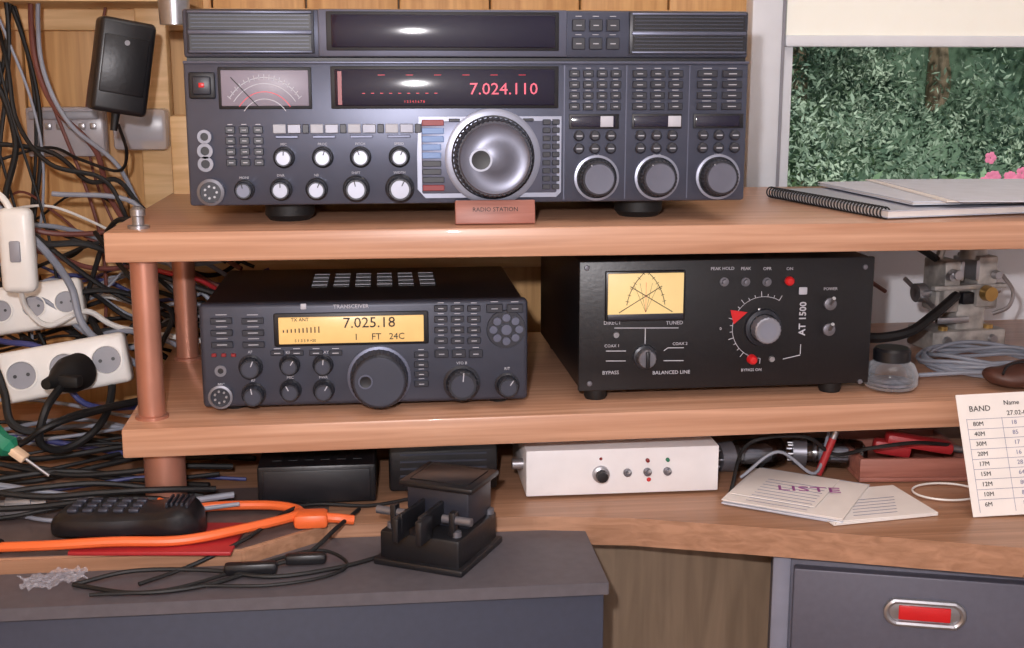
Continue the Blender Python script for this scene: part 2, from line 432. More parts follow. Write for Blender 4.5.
fb_(M_redd,338,342,70,103,-.004,-.003,0)
x,z=M1(503,88); B.text(M_pinklit,'7.024.110',x,-.0042,z,.0165,sx=1.08)
x,z=M1(414,100); B.text(M_redlit,'1 2 3 4 5 6 7 8',x,-.0042,z,.0035)
for k in range(9):
    x,z=M1(362+k*9,92); B.box(M_redlit,x,x+.003,-.004,-.0034,z,z+.0006)
for k in range(6):
    x,z=M1(378+k*28,74); B.box(M_redlit,x,x+.007,-.004,-.0034,z,z+.0005)
fb_(M_dark,219,312,66,107,-.002,.002,.001); fb_(M_meterp,222,309,69,104,-.0035,0,.001)
for rr,ml in ((52,M_white),(46,M_white),(38,M_redlit),(31,M_white)):
    pts=[]
    for k in range(21):
        a=math.radians(38+104*k/20); p=265+rr*math.cos(a)*.85; q=128-rr*math.sin(a); pts.append(M1(p,q))
    B.strip(ml,pts,.0007,-.0037)
for k in range(17):
    a=math.radians(38+104*k/16); B.strip(M_white,[M1(265+r_*math.cos(a)*.85,128-r_*math.sin(a)) for r_ in (50,55)],.0006,-.0037)
B.strip(M_ink,[M1(258,104),M1(232,76)],.0009,-.004)
B.part('buttons')
grid(B,M1,569,620,14,50,3,2); grid(B,M1,567,622,66,110,4,4); grid(B,M1,630,684,66,110,3,4,.2); grid(B,M1,694,744,66,110,2,4,.2)
B.strip(M_grey2,[M1(626,64),M1(626,200)],.0012,-.0004); B.strip(M_grey2,[M1(689,64),M1(689,200)],.0012,-.0004); B.strip(M_grey2,[M1(564,64),M1(564,200)],.0012,-.0004)
for a in (569,632,694):
    fb_(M_dark,a,a+50,113,128,-.002,.001,.0005); fb_(M_glassblk,a+2,a+46,115,126,-.003,0,.0005)
for a in (600,668):
    fb_(M_white,a,a+13,115,126,-.0035,0,.0005)
for a in (571,633,696):
    for i_ in range(3):
        for j_ in range(2):
            x,z=M1(a+8+i_*16,135+j_*13); B.lathe(M_btn,(x,0,z),[(.0058,0),(.0055,-.003),(.004,-.004),(0,-.004)],seg=18); B.box(M_white,x-.003,x+.003,-.0044,-.003,z-.0005,z+.0005)
grid(B,M1,222,264,121,164,3,4,.3,.35)
x,z=M1(203,84); B.box(M_dark,x-.013,x+.013,-.003,.001,z-.013,z+.013,.002); B.box(M_btn,x-.009,x+.009,-.006,0,z-.009,z+.009,.002); B.box(M_red,x-.003,x+.003,-.0066,0,z-.002,z+.003,.001)
for k in range(4): 
    p=272+k*37.5; btn(B,M1,p,p+13,122,131,M_btnl,.004); btn(B,M1,p+14.5,p+28,122,131,M_ring,.004); btn(B,M1,p+2,p+25,133,136,M_grey2,.002)
    btn(B,M1,p+29.5,p+36,122,131,M_btn,.004)
B.part('dial_plate')
bm=bmesh.new()
pp=[M1(*v) for v in ((418,115),(561,115),(561,192),(556,197),(424,197),(416,188),(416,150))]
f0=[bm.verts.new((x,-.003,z)) for x,z in pp]; f1=[bm.verts.new((x,.001,z)) for x,z in pp]
bm.faces.new(f0); bm.faces.new(f1[::-1])
for i in range(len(pp)): j=(i+1)%len(pp); bm.faces.new((f0[i],f1[i],f1[j],f0[j]))
B.add(bm,M_plate)
x0,z0=M1(419,194); x1,z1=M1(558,118); B.box(M_grey2,x0,x1,-.0036,.001,z0,z1,.003)
x,z=M1(492,156); B.lathe(M_plate,(x,0,z),[(.049,0),(.049,-.005),(.046,-.006),(0,-.006)],seg=64)
for k,m_ in enumerate((M_redd,M_btnb,M_btnb,M_btnb,M_btnb,M_btn,M_btn,M_btn,M_redd)):
    q=118+k*8.2; btn(B,M1,421,443-(3 if 2<k<7 else 0),q,q+6,m_,.005)
for k in range(9):
    q=118+k*8.2; btn(B,M1,542,550,q,q+5.5,M_btn,.005); btn(B,M1,551.5,559,q,q+5.5,M_btn,.005)
for p in (448,462,476,494,508,522):
    btn(B,M1,p,p+11,117,120,M_btn,.005)
B.part('knobs')
x,z=M1(492,156)
B.lathe(M_knob,(x,0,z),[(.0425,-.005),(.0425,-.008),(.041,-.009),(.041,-.009)],seg=64)
B.lathe(M_knob,(x,0,z),[(.041,-.008),(.039,-.026),(.038,-.028),(.034,-.028)],seg=96,rib=.03)
B.lathe(M_capd,(x,0,z),[(.0365,-.028),(.035,-.030),(.032,-.0285),(.016,-.0285),(.013,-.030),(0,-.030)],seg=64)
xx,zz=M1(478,157); B.lathe(M_cap,(xx,-.0285,zz),[(.0115,0),(.0115,-.002),(.009,-.002)],seg=28); B.lathe(M_dark,(xx,-.0285,zz),[(.0095,-.0022),(.006,-.0018),(0,-.0016)],seg=28)
for p in (282,321,359,398): knob(B,M1,p,155,9.5,.014,M_knob,M_cap,.05,M_ink,random.uniform(60,140))
for p,r in ((241,9),(278,10),(314,10),(354,12),(398,13)): knob(B,M1,p,187,r,.015,M_knob,M_cap if r>9 else M_capd,.05,M_ink,random.uniform(60,140))
for p in (597,658,720):
    x,z=M1(p,178); B.lathe(M_plate,(x,0,z),[(.0235,0),(.0235,-.003),(.021,-.0035)],seg=48)
    knob(B,M1,p,178,19.5,.018,M_knob,None,.04,M_white,120,seg=60)
    B.lathe(M_capd,(x,0,z),[(.016,-.0175),(.015,-.0195),(0,-.019)],seg=40)
B.part('sockets')
for q,r in ((134,5),(148,5.5),(161,5.5)):
    x,z=M1(203,q); B.lathe(M_ring,(x,0,z),[(r*.0014,0),(r*.0014,-.003),(r*.0008,-.003),(r*.0008,.0)],seg=24); B.cyl(M_dark,(x,0,z),r*.0008,-.0015,0)
x,z=M1(207,189); B.lathe(M_ring,(x,0,z),[(.0135,0),(.0135,-.005),(.0105,-.006),(.0105,-.001)],seg=32); B.cyl(M_btn,(x,0,z),.0104,-.003,0)
for k in range(7):
    a=k*2*math.pi/7; B.cyl(M_steel,(x+.006*math.cos(a),0,z+.006*math.sin(a)),.0012,-.005,0,seg=8)
B.part('labels')
for p,q,t in ((282,142,'MIC'),(321,142,'PROC'),(359,142,'PITCH'),(398,142,'SPEED'),(241,175,'MONI'),(278,173,'DNR'),(314,173,'NB'),(354,171,'SHIFT'),(398,171,'WIDTH'),(597,155.5,'SUB'),(658,155.5,'CLAR'),(720,155.5,'MAIN')):
    x,z=M1(p,q); B.text(M_white,t,x,-.0006,z,.0036)
B.done()
N=Obj('wooden_nameplate',loc=(-.015,.020,ZU),rot=(math.radians(-12),0,0))
N.box(M_redwood,-.041,.041,0,.008,.0015,.026,.0015)
N.text(M_ink,'RADIO STATION',0,-.0003,.016,.0062); N.done()

# ---------------------------------------------------------------- second transceiver
def M2(p,q):
    return ((p-363.5)*1.015-3.0*(1-((p-363.5)/166.5)**2))/1000,(405-(q+(p-363.5)*.02))*.00104
B=Obj('radio_transceiver',loc=(-.149,.034,.86))
B.part('case')
xl,_=M2(197,0); xr,_=M2(530,0); H=.109
B.box(M_black,xl+.004,xr-.004,.012,.235,.001,H-.001,.003)
B.box(M_greyk,xl,xr,0,.016,0,H,.005,seg=3)
for k in range(6):
    for j in range(4):
        B.box(M_dark,-.06+k*.024,-.043+k*.024,.10+j*.025,.108+j*.025,H-.0012,H-.0004); B.box(M_greyb,-.06+k*.024,-.043+k*.024,.108+j*.025,.112+j*.025,H-.0012,H+.0006)
for sx in (-.14,.14):
    for y in (.03,.2): B.lathe(M_rubber,(sx,y,-.007),[(0,0),(.010,0),(.012,.008),(0,.008)],'z',20)
B.part('display')
def g2(m,p0,p1,q0,q1,y0,y1,bev=.0006):
    x0,z0=M2(p0,q1); x1,z1=M2(p1,q0); B.box(m,x0,x1,y0,y1,z0,z1,bev)
g2(M_dark,273,430,309,346,-.002,.002,.002); g2(M_amber,278,425,313,343,-.003,0,.001)
x,z=M2(370,321); B.text(M_ink,'7.025.18',x,-.0035,z,.0155,sx=1.02)
x,z=M2(380,335); B.text(M_ink,'1     FT   24C',x,-.0035,z,.0095)
for k in range(10): x,z=M2(283+k*4,331); B.strip(M_ink,[(x,z),(x,z+.003+.0004*k)],.0012,-.0033)
x,z=M2(300,318); B.text(M_ink,'TX ANT',x,-.0035,z,.005); x,z=M2(305,339); B.text(M_ink,'S 1 3 5 9 +20',x,-.0035,z,.004)
x,z=M2(352,305); B.text(M_white,'TRANSCEIVER',x,-.0006,z,.0058)
x,z=M2(304,305); B.box(M_white,x-.003,x+.003,-.0008,0,z-.003,z+.003,.0008)
B.part('buttons')
grid(B,M2,204,268,312,348,2,3,.3,.45,M_btn); 
grid(B,M2,434,484,300,344,3,4,.2,.4,M_btn); grid(B,M2,486,527,299,312,2,1,.2,.3,M_btn)
x,z=M2(508,328); B.lathe(M_btn,(x,0,z),[(.0205,0),(.020,-.0015),(0,-.0015)],seg=36)
for k in range(8):
    a=k*math.pi/4; B.lathe(M_grey2,(x+.0135*math.cos(a),0,z+.0125*math.sin(a)),[(0,-.004),(.0042,-.004),(.0046,0)],seg=12)
B.lathe(M_grey2,(x,0,z),[(.0055,0),(.0055,-.005),(0,-.005)],seg=20)
grid(B,M2,434,486,346,358,3,1,.2,.3,M_btn); grid(B,M2,414,430,348,388,1,4,.1,.35,M_btn)
grid(B,M2,206,236,351,356,3,1,.5,.3,M_redd,label=False)
grid(B,M2,266,345,347,355,4,1,.3,.3,M_btn)
B.part('knobs')
x,z=M2(379,377); B.lathe(M_grey2,(x,0,z),[(.033,0),(.033,-.003),(.030,-.0035)],seg=48)
B.lathe(M_knob,(x,0,z),[(.0305,-.003),(.029,-.021),(.027,-.023),(0,-.023)],seg=72,rib=.03)
B.lathe(M_greyk,(x,0,z),[(.026,-.0235),(.025,-.0242),(.0,-.0242)],seg=48)
B.lathe(M_grey2,(x-.014,-.0238,z+.001),[(.0075,-.0008),(.0075,-.0018),(.006,-.0018)],seg=24); B.lathe(M_dark,(x-.014,-.0238,z+.001),[(.0062,-.0014),(.004,-.001),(0,-.0008)],seg=24)
for p,q,r in ((463,384,17),(509,386,11.5),(288,364,9.5),(322,364,9.5),(288,390,10),(322,390,10),(248,366,11),(250,394,11)): knob(B,M2,p,q,r,.014,M_knob,M_greyk,.06,M_white,random.uniform(50,130))
B.part('sockets')
x,z=M2(217,370); B.lathe(M_ring,(x,0,z),[(.006,0),(.006,-.002),(.003,-.002),(.003,0)],seg=20); B.cyl(M_dark,(x,0,z),.0032,-.001,0)
x,z=M2(216,396); B.lathe(M_ring,(x,0,z),[(.0125,0),(.0125,-.005),(.010,-.0055),(.010,-.001)],seg=32); B.cyl(M_btn,(x,0,z),.0099,-.003,0)
for k in range(7):
    a=k*2*math.pi/7; B.cyl(M_steel,(x+.006*math.cos(a),0,z+.006*math.sin(a)),.0012,-.005,0,seg=8)
B.part('labels')
for p,q,t in ((288,377,'MIC'),(322,377,'PWR'),(288,351.5,'KEY'),(322,351.5,'DELAY'),(463,363,'VFO B'),(509,369,'RIT'),(248,351,'AF'),(250,380,'RF'),(217,384,'MIC')):
    x,z=M2(p,q); B.text(M_white,t,x,-.0006,z,.0042)
B.done()

# ---------------------------------------------------------------- antenna tuner
def M3(p,q):
    return ((p-724)*1.1146-3.0*(1-((p-724)/144)**2))/1000,(392-(q+(p-580)*.022))*.00109
B=Obj('antenna_tuner',loc=(.2375,.045,.866),rot=(0,0,math.radians(.8)))
B.part('case')
B.box(M_black,-.1605,.1605,.003,.30,0,.139,.003); B.box(M_black,-.162,.162,0,.006,-.001,.1395,.0015)
for sx in (-.14,.125):
    for y in (.018,.27): B.lathe(M_rubber,(sx,y,-.013),[(0,0),(.011,0),(.0125,.003),(.0125,.0135),(0,.0135)],'z',20)
for p,q in ((586,270),(860,268),(590,385),(861,385)):
    x,z=M3(p,q); B.lathe(M_ring,(x,0,z),[(.003,0),(.0025,-.0015),(0,-.002)],seg=12)
B.part('meter')
x0,z0=M3(606,320); x1,z1=M3(681,273)
B.box(M_blackpl,x0-.002,x1+.002,-.006,.001,z0-.002,z1+.002,.001); B.box(M_meterc,x0,x1,-.0068,-.003,z0+.002,z1,.001)
B.box(M_btn,x0,x1,-.0072,-.003,z0-.001,z0+.006,.001)
zc=z0+.0075
def arc(cx,r,a0,a1,m,wd=.0007,n=16): B.strip(m,[(cx+r*math.cos(math.radians(a0+(a1-a0)*k/n)),zc+r*math.sin(math.radians(a0+(a1-a0)*k/n))) for k in range(n+1)],wd,-.0071)
arc(x0+.005,.057,8,50,M_ink); arc(x1-.005,.057,172,130,M_ink)
for k in range(6):
    a=math.radians(12+k*7); B.strip(M_ink,[(x0+.005+r_*math.cos(a),zc+r_*math.sin(a)) for r_ in (.055,.059)],.0005,-.0071); B.strip(M_ink,[(x1-.005-r_*math.cos(a),zc+r_*math.sin(a)) for r_ in (.055,.059)],.0005,-.0071)
for k in range(5):
    a=math.radians(90+(k-2)*12); B.strip(M_redlit if k==2 else M_ink,[((x0+x1)/2+r_*math.cos(a),zc+r_*math.sin(a)) for r_ in (.0,.032)],.0003,-.00705)
B.strip(M_ink,[(x0+.012,zc),(x0+.058,zc+.028)],.0008,-.0073); B.strip(M_ink,[(x1-.012,zc),(x1-.058,zc+.028)],.0008,-.0073)
B.part('controls')
for p in (722,743,764):
    x,z=M3(p,283); B.lathe(M_ring,(x,0,z),[(.0048,0),(.0048,-.002),(.0032,-.002),(.0028,-.006),(0,-.0065)],seg=20)
x,z=M3(786,282); B.lathe(M_red,(x,0,z),[(.005,0),(.0048,-.004),(.003,-.006),(0,-.0065)],seg=20)
for q in (305,331):
    x,z=M3(827,q)
    B.lathe(M_ring,(x,0,z),[(.0068,0),(.0068,-.003),(.004,-.004),(0,-.004)],seg=20); B.tube(M_steel,[(x,-.003,z),(x-.001,-.010,z+.005),(x-.002,-.017,z+.009)],.002)
x,z=M3(762,329); B.lathe(M_knob,(x,0,z),[(.021,0),(.020,-.004),(.016,-.005)],seg=40); B.lathe(M_cap,(x,0,z),[(.015,-.004),(.0145,-.018),(.013,-.019),(0,-.019)],seg=40,rib=.04); B.lathe(M_plate,(x,0,z),[(.009,-.0195),(0,-.0195)],seg=30)
for k in range(19):
    a=math.radians(60+k*11.5); B.strip(M_white,[(x+r_*math.cos(a),z+r_*math.sin(a)) for r_ in (.034,.037 if k%3 else .040)],.0007,-.0004)
B.strip(M_white,[(x+.034*math.cos(math.radians(60+k*6.9)),z+.034*math.sin(math.radians(60+k*6.9))) for k in range(31)],.0005,-.0004)
bm=bmesh.new(); xa,za=M3(729,311); vs=[bm.verts.new(v) for v in ((xa,-.0012,za),(xa+.019,-.0012,za-.003),(xa+.004,-.0012,za-.016))]; bm.faces.new(vs); B.add(bm,M_red,recalc=False)
x,z=M3(752,361); B.lathe(M_red,(x,0,z),[(.0055,0),(.005,-.006),(.0035,-.008),(0,-.0085)],seg=20)
x,z=M3(772,361); B.lathe(M_steel,(x,0,z),[(.0035,0),(.003,-.002),(0,-.002)],seg=14)
x,z=M3(616,336); B.lathe(M_steel,(x,0,z),[(.0035,0),(.003,-.002),(0,-.002)],seg=14)
x,z=M3(645,358); B.lathe(M_knob,(x,0,z),[(.0135,0),(.013,-.003),(.010,-.004)],seg=30,rib=.05); B.lathe(M_ring,(x,0,z),[(.0105,-.003),(.010,-.014),(.009,-.015),(0,-.015)],seg=30,rib=.05); B.box(M_blackpl,x-.002,x+.002,-.019,-.014,z-.009,z+.009,.001)
x,z=M3(758,311); B.lathe(M_steel,(x,0,z),[(.002,0),(0,-.002)],seg=10)
B.part('labels')
def ln(*P): B.strip(M_white,[M3(*p) for p in P],.0009,-.0008)
ln((614,329),(678,329)); ln((645,329),(645,345)); ln((664,352),(668,349)); ln((668,349),(684,349)); ln((626,352),(606,352)); ln((664,362),(684,362)); ln((626,362),(606,362))
ln((783,361),(800,357)); ln((800,356),(800,346))
for p,q,t,s_ in ((612,324,'DIRECT',.0056),(674,324,'TUNED',.0056),(720,270,'PEAK HOLD',.0048),(743,270,'PEAK',.0048),(764,270,'OPR',.0048),(786,270,'ON',.0048),(611,374,'BYPASS',.0056),(672,374,'BALANCED LINE',.0056),(680,345,'COAX 2',.0045),(612,347,'COAX 1',.0045),(752,372,'BYPASS ON',.0045),(720,330,'0',.0045),(827,290,'POWER',.0045)):
    x,z=M3(p,q); B.text(M_white,t,x,-.0006,z,s_)
x,z=M3(801,320); B.text(M_white,'AT 1500',x,-.0006,z,.0105,rotp=-math.pi/2,bold=.0002)
x,z=M3(800,292); B.box(M_white,x-.0045,x+.0045,-.001,0,z-.004,z+.004,.001)
B.part('cable_plugs'); B.cyl(M_rubber,(.1605,.20,.10),.008,0,.03,'x'); B.cyl(M_rubber,(.1605,.10,.032),.008,0,.02,'x')
B.done()
o=Obj('coaxial_cable')
o.tube(M_rubber,[(.425,.245,.966),(.45,.25,.983),(.49,.25,.998),(.53,.255,.990),(.57,.26,.968)],.0046)
o.tube(M_rubber,[(.418,.146,.898),(.45,.15,.893),(.49,.155,.898),(.53,.18,.912),(.575,.215,.93)],.0062)
o.tube(M_brcable,[(.42,.36,1.00),(.44,.37,.985),(.48,.38,.95),(.52,.40,.93),(.57,.42,.9)],.003)
o.done()

# ---------------------------------------------------------------- right side items on middle shelf
J=Obj('glass_jar',loc=(.432,.064,ZM+.003))
J.part('glass').lathe(M_jar,(0,0,0),[(0,.0),(.026,0),(.0295,.004),(.0295,.016),(.025,.026),(.018,.031)],'z',48)
J.part('contents').lathe(M_contents,(0,0,0),[(0,.0025),(.0235,.0035),(.0255,.007),(.01,.009),(0,.009)],'z',32)
J.part('lid').lathe(M_blackpl,(0,0,0),[(0,.0305),(.0205,.0305),(.0205,.042),(.018,.045),(0,.045)],'z',40,rib=.03)
J.done()
V=Obj('bench_vise',loc=(.60,.265,ZM+.016),rot=(0,0,math.radians(8)))
V.part('base').box(M_metalg,-.05,.055,-.03,.03,-.014,.012,.003); V.box(M_metalg,-.012,.03,-.02,.02,.01,.045,.004)
V.part('jaws').box(M_metalg,-.035,-.012,-.025,.025,.035,.10,.003); V.box(M_metalg,.012,.04,-.025,.025,.04,.105,.003); V.box(M_metalg,-.04,.05,-.015,.015,.035,.062,.003)
V.box(M_steel,-.013,-.009,-.026,.026,.075,.10,.001); V.box(M_steel,.008,.013,-.026,.026,.075,.10,.001)
V.box(M_metalg,-.05,.052,-.028,-.018,.064,.070,.001); V.box(M_steel,-.045,.0,-.030,-.024,.022,.03,.001); V.box(M_dark,-.008,.008,-.026,-.01,.045,.06,.001)
V.lathe(M_metalg,(.02,0,.10),[(0,0),(.018,0),(.016,.012),(.008,.016),(.008,.024),(0,.024)],'z',20)
V.part('screws').cyl(M_steel,(-.06,0,.058),.006,0,.12,'x'); V.lathe(M_steel,(-.06,0,.058),[(0,0),(.012,0),(.012,.012),(0,.012)],'x',20)
V.tube(M_steel,[(-.054,-.035,.045),(-.054,.035,.07)],.003); V.lathe(M_brass,(.02,-.032,.06),[(0,-.012),(.009,-.012),(.01,0),(0,.0)],'y',20)
for x in (-.03,.035): V.cyl(M_brass,(x,-.02,.012),.006,0,.005,'z'); V.lathe(M_steel,(x,-.027,.082),[(0,-.008),(.005,-.008),(.006,0)],'y',16); V.lathe(M_steel,(x,-.03,.0),[(0,-.005),(.005,-.005),(.006,0)],'y',16)
V.lathe(M_steel,(-.025,-.03,.085),[(0,-.01),(.006,-.01),(.006,.01),(0,.01)],'y',16)
V.tube(M_metalg,[(-.03,0,.10),(-.02,0,.118),(.01,-.01,.125),(.045,-.01,.118)],.005)
V.tube(M_steel,[(.04,-.02,.03),(.055,-.03,.04),(.06,-.03,.06),(.05,-.02,.08)],.0025)
V.done()
o=Obj('cable_coil')
for k in range(7):
    pts=[]; rx=.07+.004*(k%3); ry=.048+.004*((k*2)%3)
    for j in range(25):
        a=j/24*2*math.pi; pts.append((.580+.006*(k%2)+rx*math.cos(a),.145+ry*math.sin(a),ZM+.008+.0040*(k%4)+.003*math.sin(a*3+k)))
    o.tube(M_gcable,pts,.0024,n=3)
o.tube(M_gcable,[(.48,.1,ZM+.006),(.53,.09,ZM+.01),(.6,.08,ZM+.012),(.68,.1,ZM+.016)],.0026)
o.done()
o=Obj('leather_pouch',loc=(.578,.055,ZM+.001)); 
bm=bmesh.new(); bmesh.ops.create_uvsphere(bm,u_segments=24,v_segments=14,radius=1)
for v in bm.verts:
    v.co=Vector((v.co.x*.042,v.co.y*.028,(v.co.z*.5+.5)*.028*(1+.15*math.sin(v.co.x*4))))
o.add(bm,M_leather); o.tube(M_black,[(-.03,-.02,.02),(-.02,-.012,.028),(0,-.01,.031),(.02,-.012,.028)],.0015); o.done()

def notebook(name,x,y,z,rot,w,h,t,cover,spiral=True):
    n=Obj(name,loc=(x,y,z),rot=(0,0,math.radians(rot)))
    n.part('pages').box(M_paper,.006,w-.003,.003,h-.003,.001,t-.001)
    n.part('covers').box(cover,0.004,w,0,h,0,.001); n.box(cover,.004,w,0,h,t-.001,t)
    if spiral:
        n.part('spiral'); yy=.006
        while yy<h-.004:
            r=t/2+.0022
            n.tube(M_rubber,[(.004+r*math.cos(a),yy+.0005*math.sin(a),t/2+.0012+r*math.sin(a)) for a in [j*math.pi/5 for j in range(11)]],.0009,seg=6,n=2); yy+=.0065
    n.done()
notebook('spiral_notebook',.396,.020,ZU+.002,11,.21,.26,.008,M_cover)
notebook('notebook',.435,.05,ZU+.0125,4,.24,.25,.004,M_paperb,False)
o=Obj('paper_sheets',loc=(.47,.035,ZU+.0168),rot=(0,0,math.radians(-4)))
o.box(M_paper,0,.21,0,.28,0,.0012); o.box(M_paperb,.01,.2,-.01,.27,.0012,.0022); o.done()

K=Obj('reference_card',loc=(.470,-.075,ZD+.001),rot=(math.radians(-25),math.radians(-2),math.radians(-2)))
K.box(M_paper,0,.15,0,.0008,0,.128)
K.text(M_ink,'BAND',.012,-.0003,.112,.0085,'LEFT'); K.text(M_ink,'Name',.05,-.0003,.117,.007,'LEFT'); K.text(M_ink,'27.02-08',.052,-.0003,.106,.007,'LEFT')
for r_,a in enumerate(('80M','40M','30M','20M','17M','15M','12M','10M','6M')):
    zz=.096-r_*.0105
    K.text(M_ink,a,.014,-.0003,zz,.0065,'LEFT'); K.text(M_bluep,str(random.randint(11,99)),.055,-.0003,zz,.0065,'LEFT'); K.text(M_bluep,str(random.randint(11,99)),.09,-.0003,zz,.0065,'LEFT')
    K.strip(M_bluep,[(.008,zz+.0052),(.126,zz+.0052)],.0005,-.0002)
for x in (.008,.046,.08,.126): K.strip(M_bluep,[(x,.004),(x,.102)],.0005,-.0002)
K.done()

Pp=Obj('paper_stack')
def sheet(x0,y0,x1,y1,wid,z,m,t=.0008):
    d=Vector((x1-x0,y1-y0)); n=Vector((-d.y,d.x)).normalized()*wid
    Pp.poly(m,[(x0,y0),(x1,y1),(x1+n.x,y1+n.y),(x0+n.x,y0+n.y)],z,z+t)
for k in range(6):
    j=.004*math.sin(k*2.1); sheet(.225+j,-.008+j,.328,-.079+j,.12,ZD+.0005+k*.0012,M_paper if k%2 else M_paperb,.001)
for k in range(3):
    sheet(.318+.003*k,-.084+.002*k,.436,-.066,.09,ZD+.001+k*.0012,M_paper,.001)
sheet(.235,.002,.31,-.050,.10,ZD+.0085,M_paper)
Pp.text(M_purple,'LISTE',.322,.004,ZD+.0097,.022,flat=True,rotp=math.radians(-14),sx=1.35)
for k in range(9):
    Pp.box(M_bluep,.0,.065,0,.0010,0,.0002,mtx=Matrix.Translation((.245+k*.0055,-.022+k*.008,ZD+.0095))@Matrix.Rotation(math.radians(-35),4,'Z'))
for k in range(6):
    Pp.box(M_bluep,.0,.05,0,.0008,0,.0002,mtx=Matrix.Translation((.345+k*.003,-.068+k*.009,ZD+.0048))@Matrix.Rotation(math.radians(8),4,'Z'))
Pp.done()
o=Obj('cable_ring'); o.tube(M_wht,[(.475+.036*math.cos(a),.0+.028*math.sin(a),ZD+.003) for a in [j*math.pi/12 for j in range(25)]],.0012,n=2); o.done()

X=Obj('control_box',loc=(.018,.030,ZD+.003))
X.part('case').box(M_box,0,.211,0,.14,0,.051,.0015)
for x in (.02,.19):
    for y in (.02,.12): X.cyl(M_rubber,(x,y,-.003),.006,0,.004,'z')
X.part('controls')
X.lathe(M_steel,(.081,0,.023),[(.0095,0),(.009,-.004),(.006,-.005)],seg=24); X.lathe(M_blackpl,(.081,0,.023),[(.0065,-.003),(.006,-.013),(0,-.014)],seg=24,rib=.06)
for x,z in ((.110,.024),(.132,.024),(.154,.024)):
    X.lathe(M_ring,(x,0,z),[(.0045,0),(.0045,-.003),(.003,-.004),(0,-.004)],seg=16); X.tube(M_steel,[(x,-.003,z),(x,-.008,z+.002),(x,-.014,z+.005)],.0016)
X.lathe(M_redd,(.132,0,.037),[(.0022,0),(.002,-.003),(0,-.0045)],seg=12); X.lathe(M_green,(.154,0,.037),[(.0022,0),(.002,-.003),(0,-.0045)],seg=12); X.lathe(M_redd,(.081,0,.040),[(.0018,0),(0,-.0035)],seg=12); X.lathe(M_red,(.134,0,.015),[(.0025,0),(0,-.0035)],seg=12)
X.part('side_socket').cyl(M_steel,(-.012,.03,.028),.006,0,.014,'x')
X.done()
o=Obj('power_supply_box',loc=(-.266,.032,ZD)); o.box(M_black,0,.124,0,.18,.003,.045,.003); o.box(M_dark,.006,.118,-.001,.002,.008,.04,.001)
for k in range(6): o.box(M_dark,.015+k*.017,.024+k*.017,.02,.15,.0448,.0456)
for x in (.02,.10): o.cyl(M_rubber,(x,.02,0),.006,0,.004,'z'); o.cyl(M_rubber,(x,.16,0),.006,0,.004,'z')
o.done()
o=Obj('speaker_box',loc=(-.128,.06,ZD)); o.box(M_black,0,.118,0,.15,.003,.056,.004)
for k in range(5): o.box(M_greyk,.012,.106,-.001,.002,.012+k*.008,.014+k*.008)
for x in (.02,.10): o.cyl(M_rubber,(x,.02,0),.006,0,.004,'z'); o.cyl(M_rubber,(x,.13,0),.006,0,.004,'z')
o.done()

def vtube(x,y,z,rot,L,r,name='vacuum_tube'):
    o=Obj(name,loc=(x,y,z),rot=(0,0,math.radians(rot)))
    o.part('glass').lathe(M_glass,(0,0,0),[(0,L),(r*.4,L*.98),(r*.9,L*.9),(r,L*.8),(r,L*.12),(r*.9,0)],'x',28)
    o.part('electrodes').box(M_greyb,L*.2,L*.7,-r*.5,r*.5,-r*.5,r*.5,.001); o.cyl(M_dark,(0,0,0),r*.62,L*.72,L*.78,'x'); o.cyl(M_steel,(0,0,0),r*.66,L*.12,L*.16,'x')
    o.part('base').lathe(M_ring,(0,0,0),[(0,-L*.22),(r*.9,-L*.22),(r*1.0,0),(0,L*.02)],'x',28)
    for k in range(6):
        a=k*math.pi/3; o.cyl(M_steel,(0,r*.6*math.cos(a),r*.6*math.sin(a)),.0015,-L*.3,-L*.22,'x',8)
    o.done()
vtube(.262,.10,ZD+.019,10,.07,.018); vtube(.355,.11,ZD+.018,-15,.07,.017); vtube(.28,.15,ZD+.05,0,.07,.016); vtube(.37,.16,ZD+.048,8,.07,.016)
o=Obj('fuse_holder',loc=(.36,.06,ZD+.028),rot=(0,math.radians(-70),0)); o.cyl(M_redc,(0,0,0),.0042,-.022,.022,'x'); o.cyl(M_steel,(0,0,0),.0038,.022,.031,'x'); o.done()
o=Obj('wooden_tray',loc=(.395,.045,ZD),rot=(0,0,math.radians(-4)))
o.box(M_redwood,0,.13,0,.12,.001,.006,.001); o.box(M_redwood,0,.13,0,.006,.006,.028,.001); o.box(M_redwood,0,.13,.114,.12,.006,.028,.001); o.box(M_redwood,0,.006,.006,.114,.006,.028,.001); o.box(M_redwood,.124,.13,.006,.114,.006,.028,.001); o.done()
o=Obj('red_clamp',loc=(.43,.06,ZD+.038),rot=(0,math.radians(8),math.radians(-12)))
o.box(M_redc,0,.075,0,.022,0,.014,.005); o.box(M_redc,-.012,.03,.002,.02,-.012,.004,.004); o.cyl(M_steel,(.075,.011,.007),.004,0,.02,'x'); o.done()
o=Obj('signal_lead')
o.tube(M_rubber,[(.24,.02,ZD+.003),(.27,.06,ZD+.045),(.33,.05,ZD+.055),(.37,.06,ZD+.03),(.40,.03,ZD+.0455),(.45,.03,ZD+.05),(.50,.05,ZD+.04)],.0022)
o.tube(M_gcable,[(.25,.2,ZD+.01),(.32,.2,ZD+.05),(.40,.18,ZD+.04),(.5,.2,ZD+.05),(.58,.18,ZD+.03)],.0025)
o.tube(M_gcable,[(.26,.05,ZD+.01),(.30,.045,ZD+.04),(.345,.05,ZD+.012),(.37,.08,ZD+.05)],.0018); o.done()

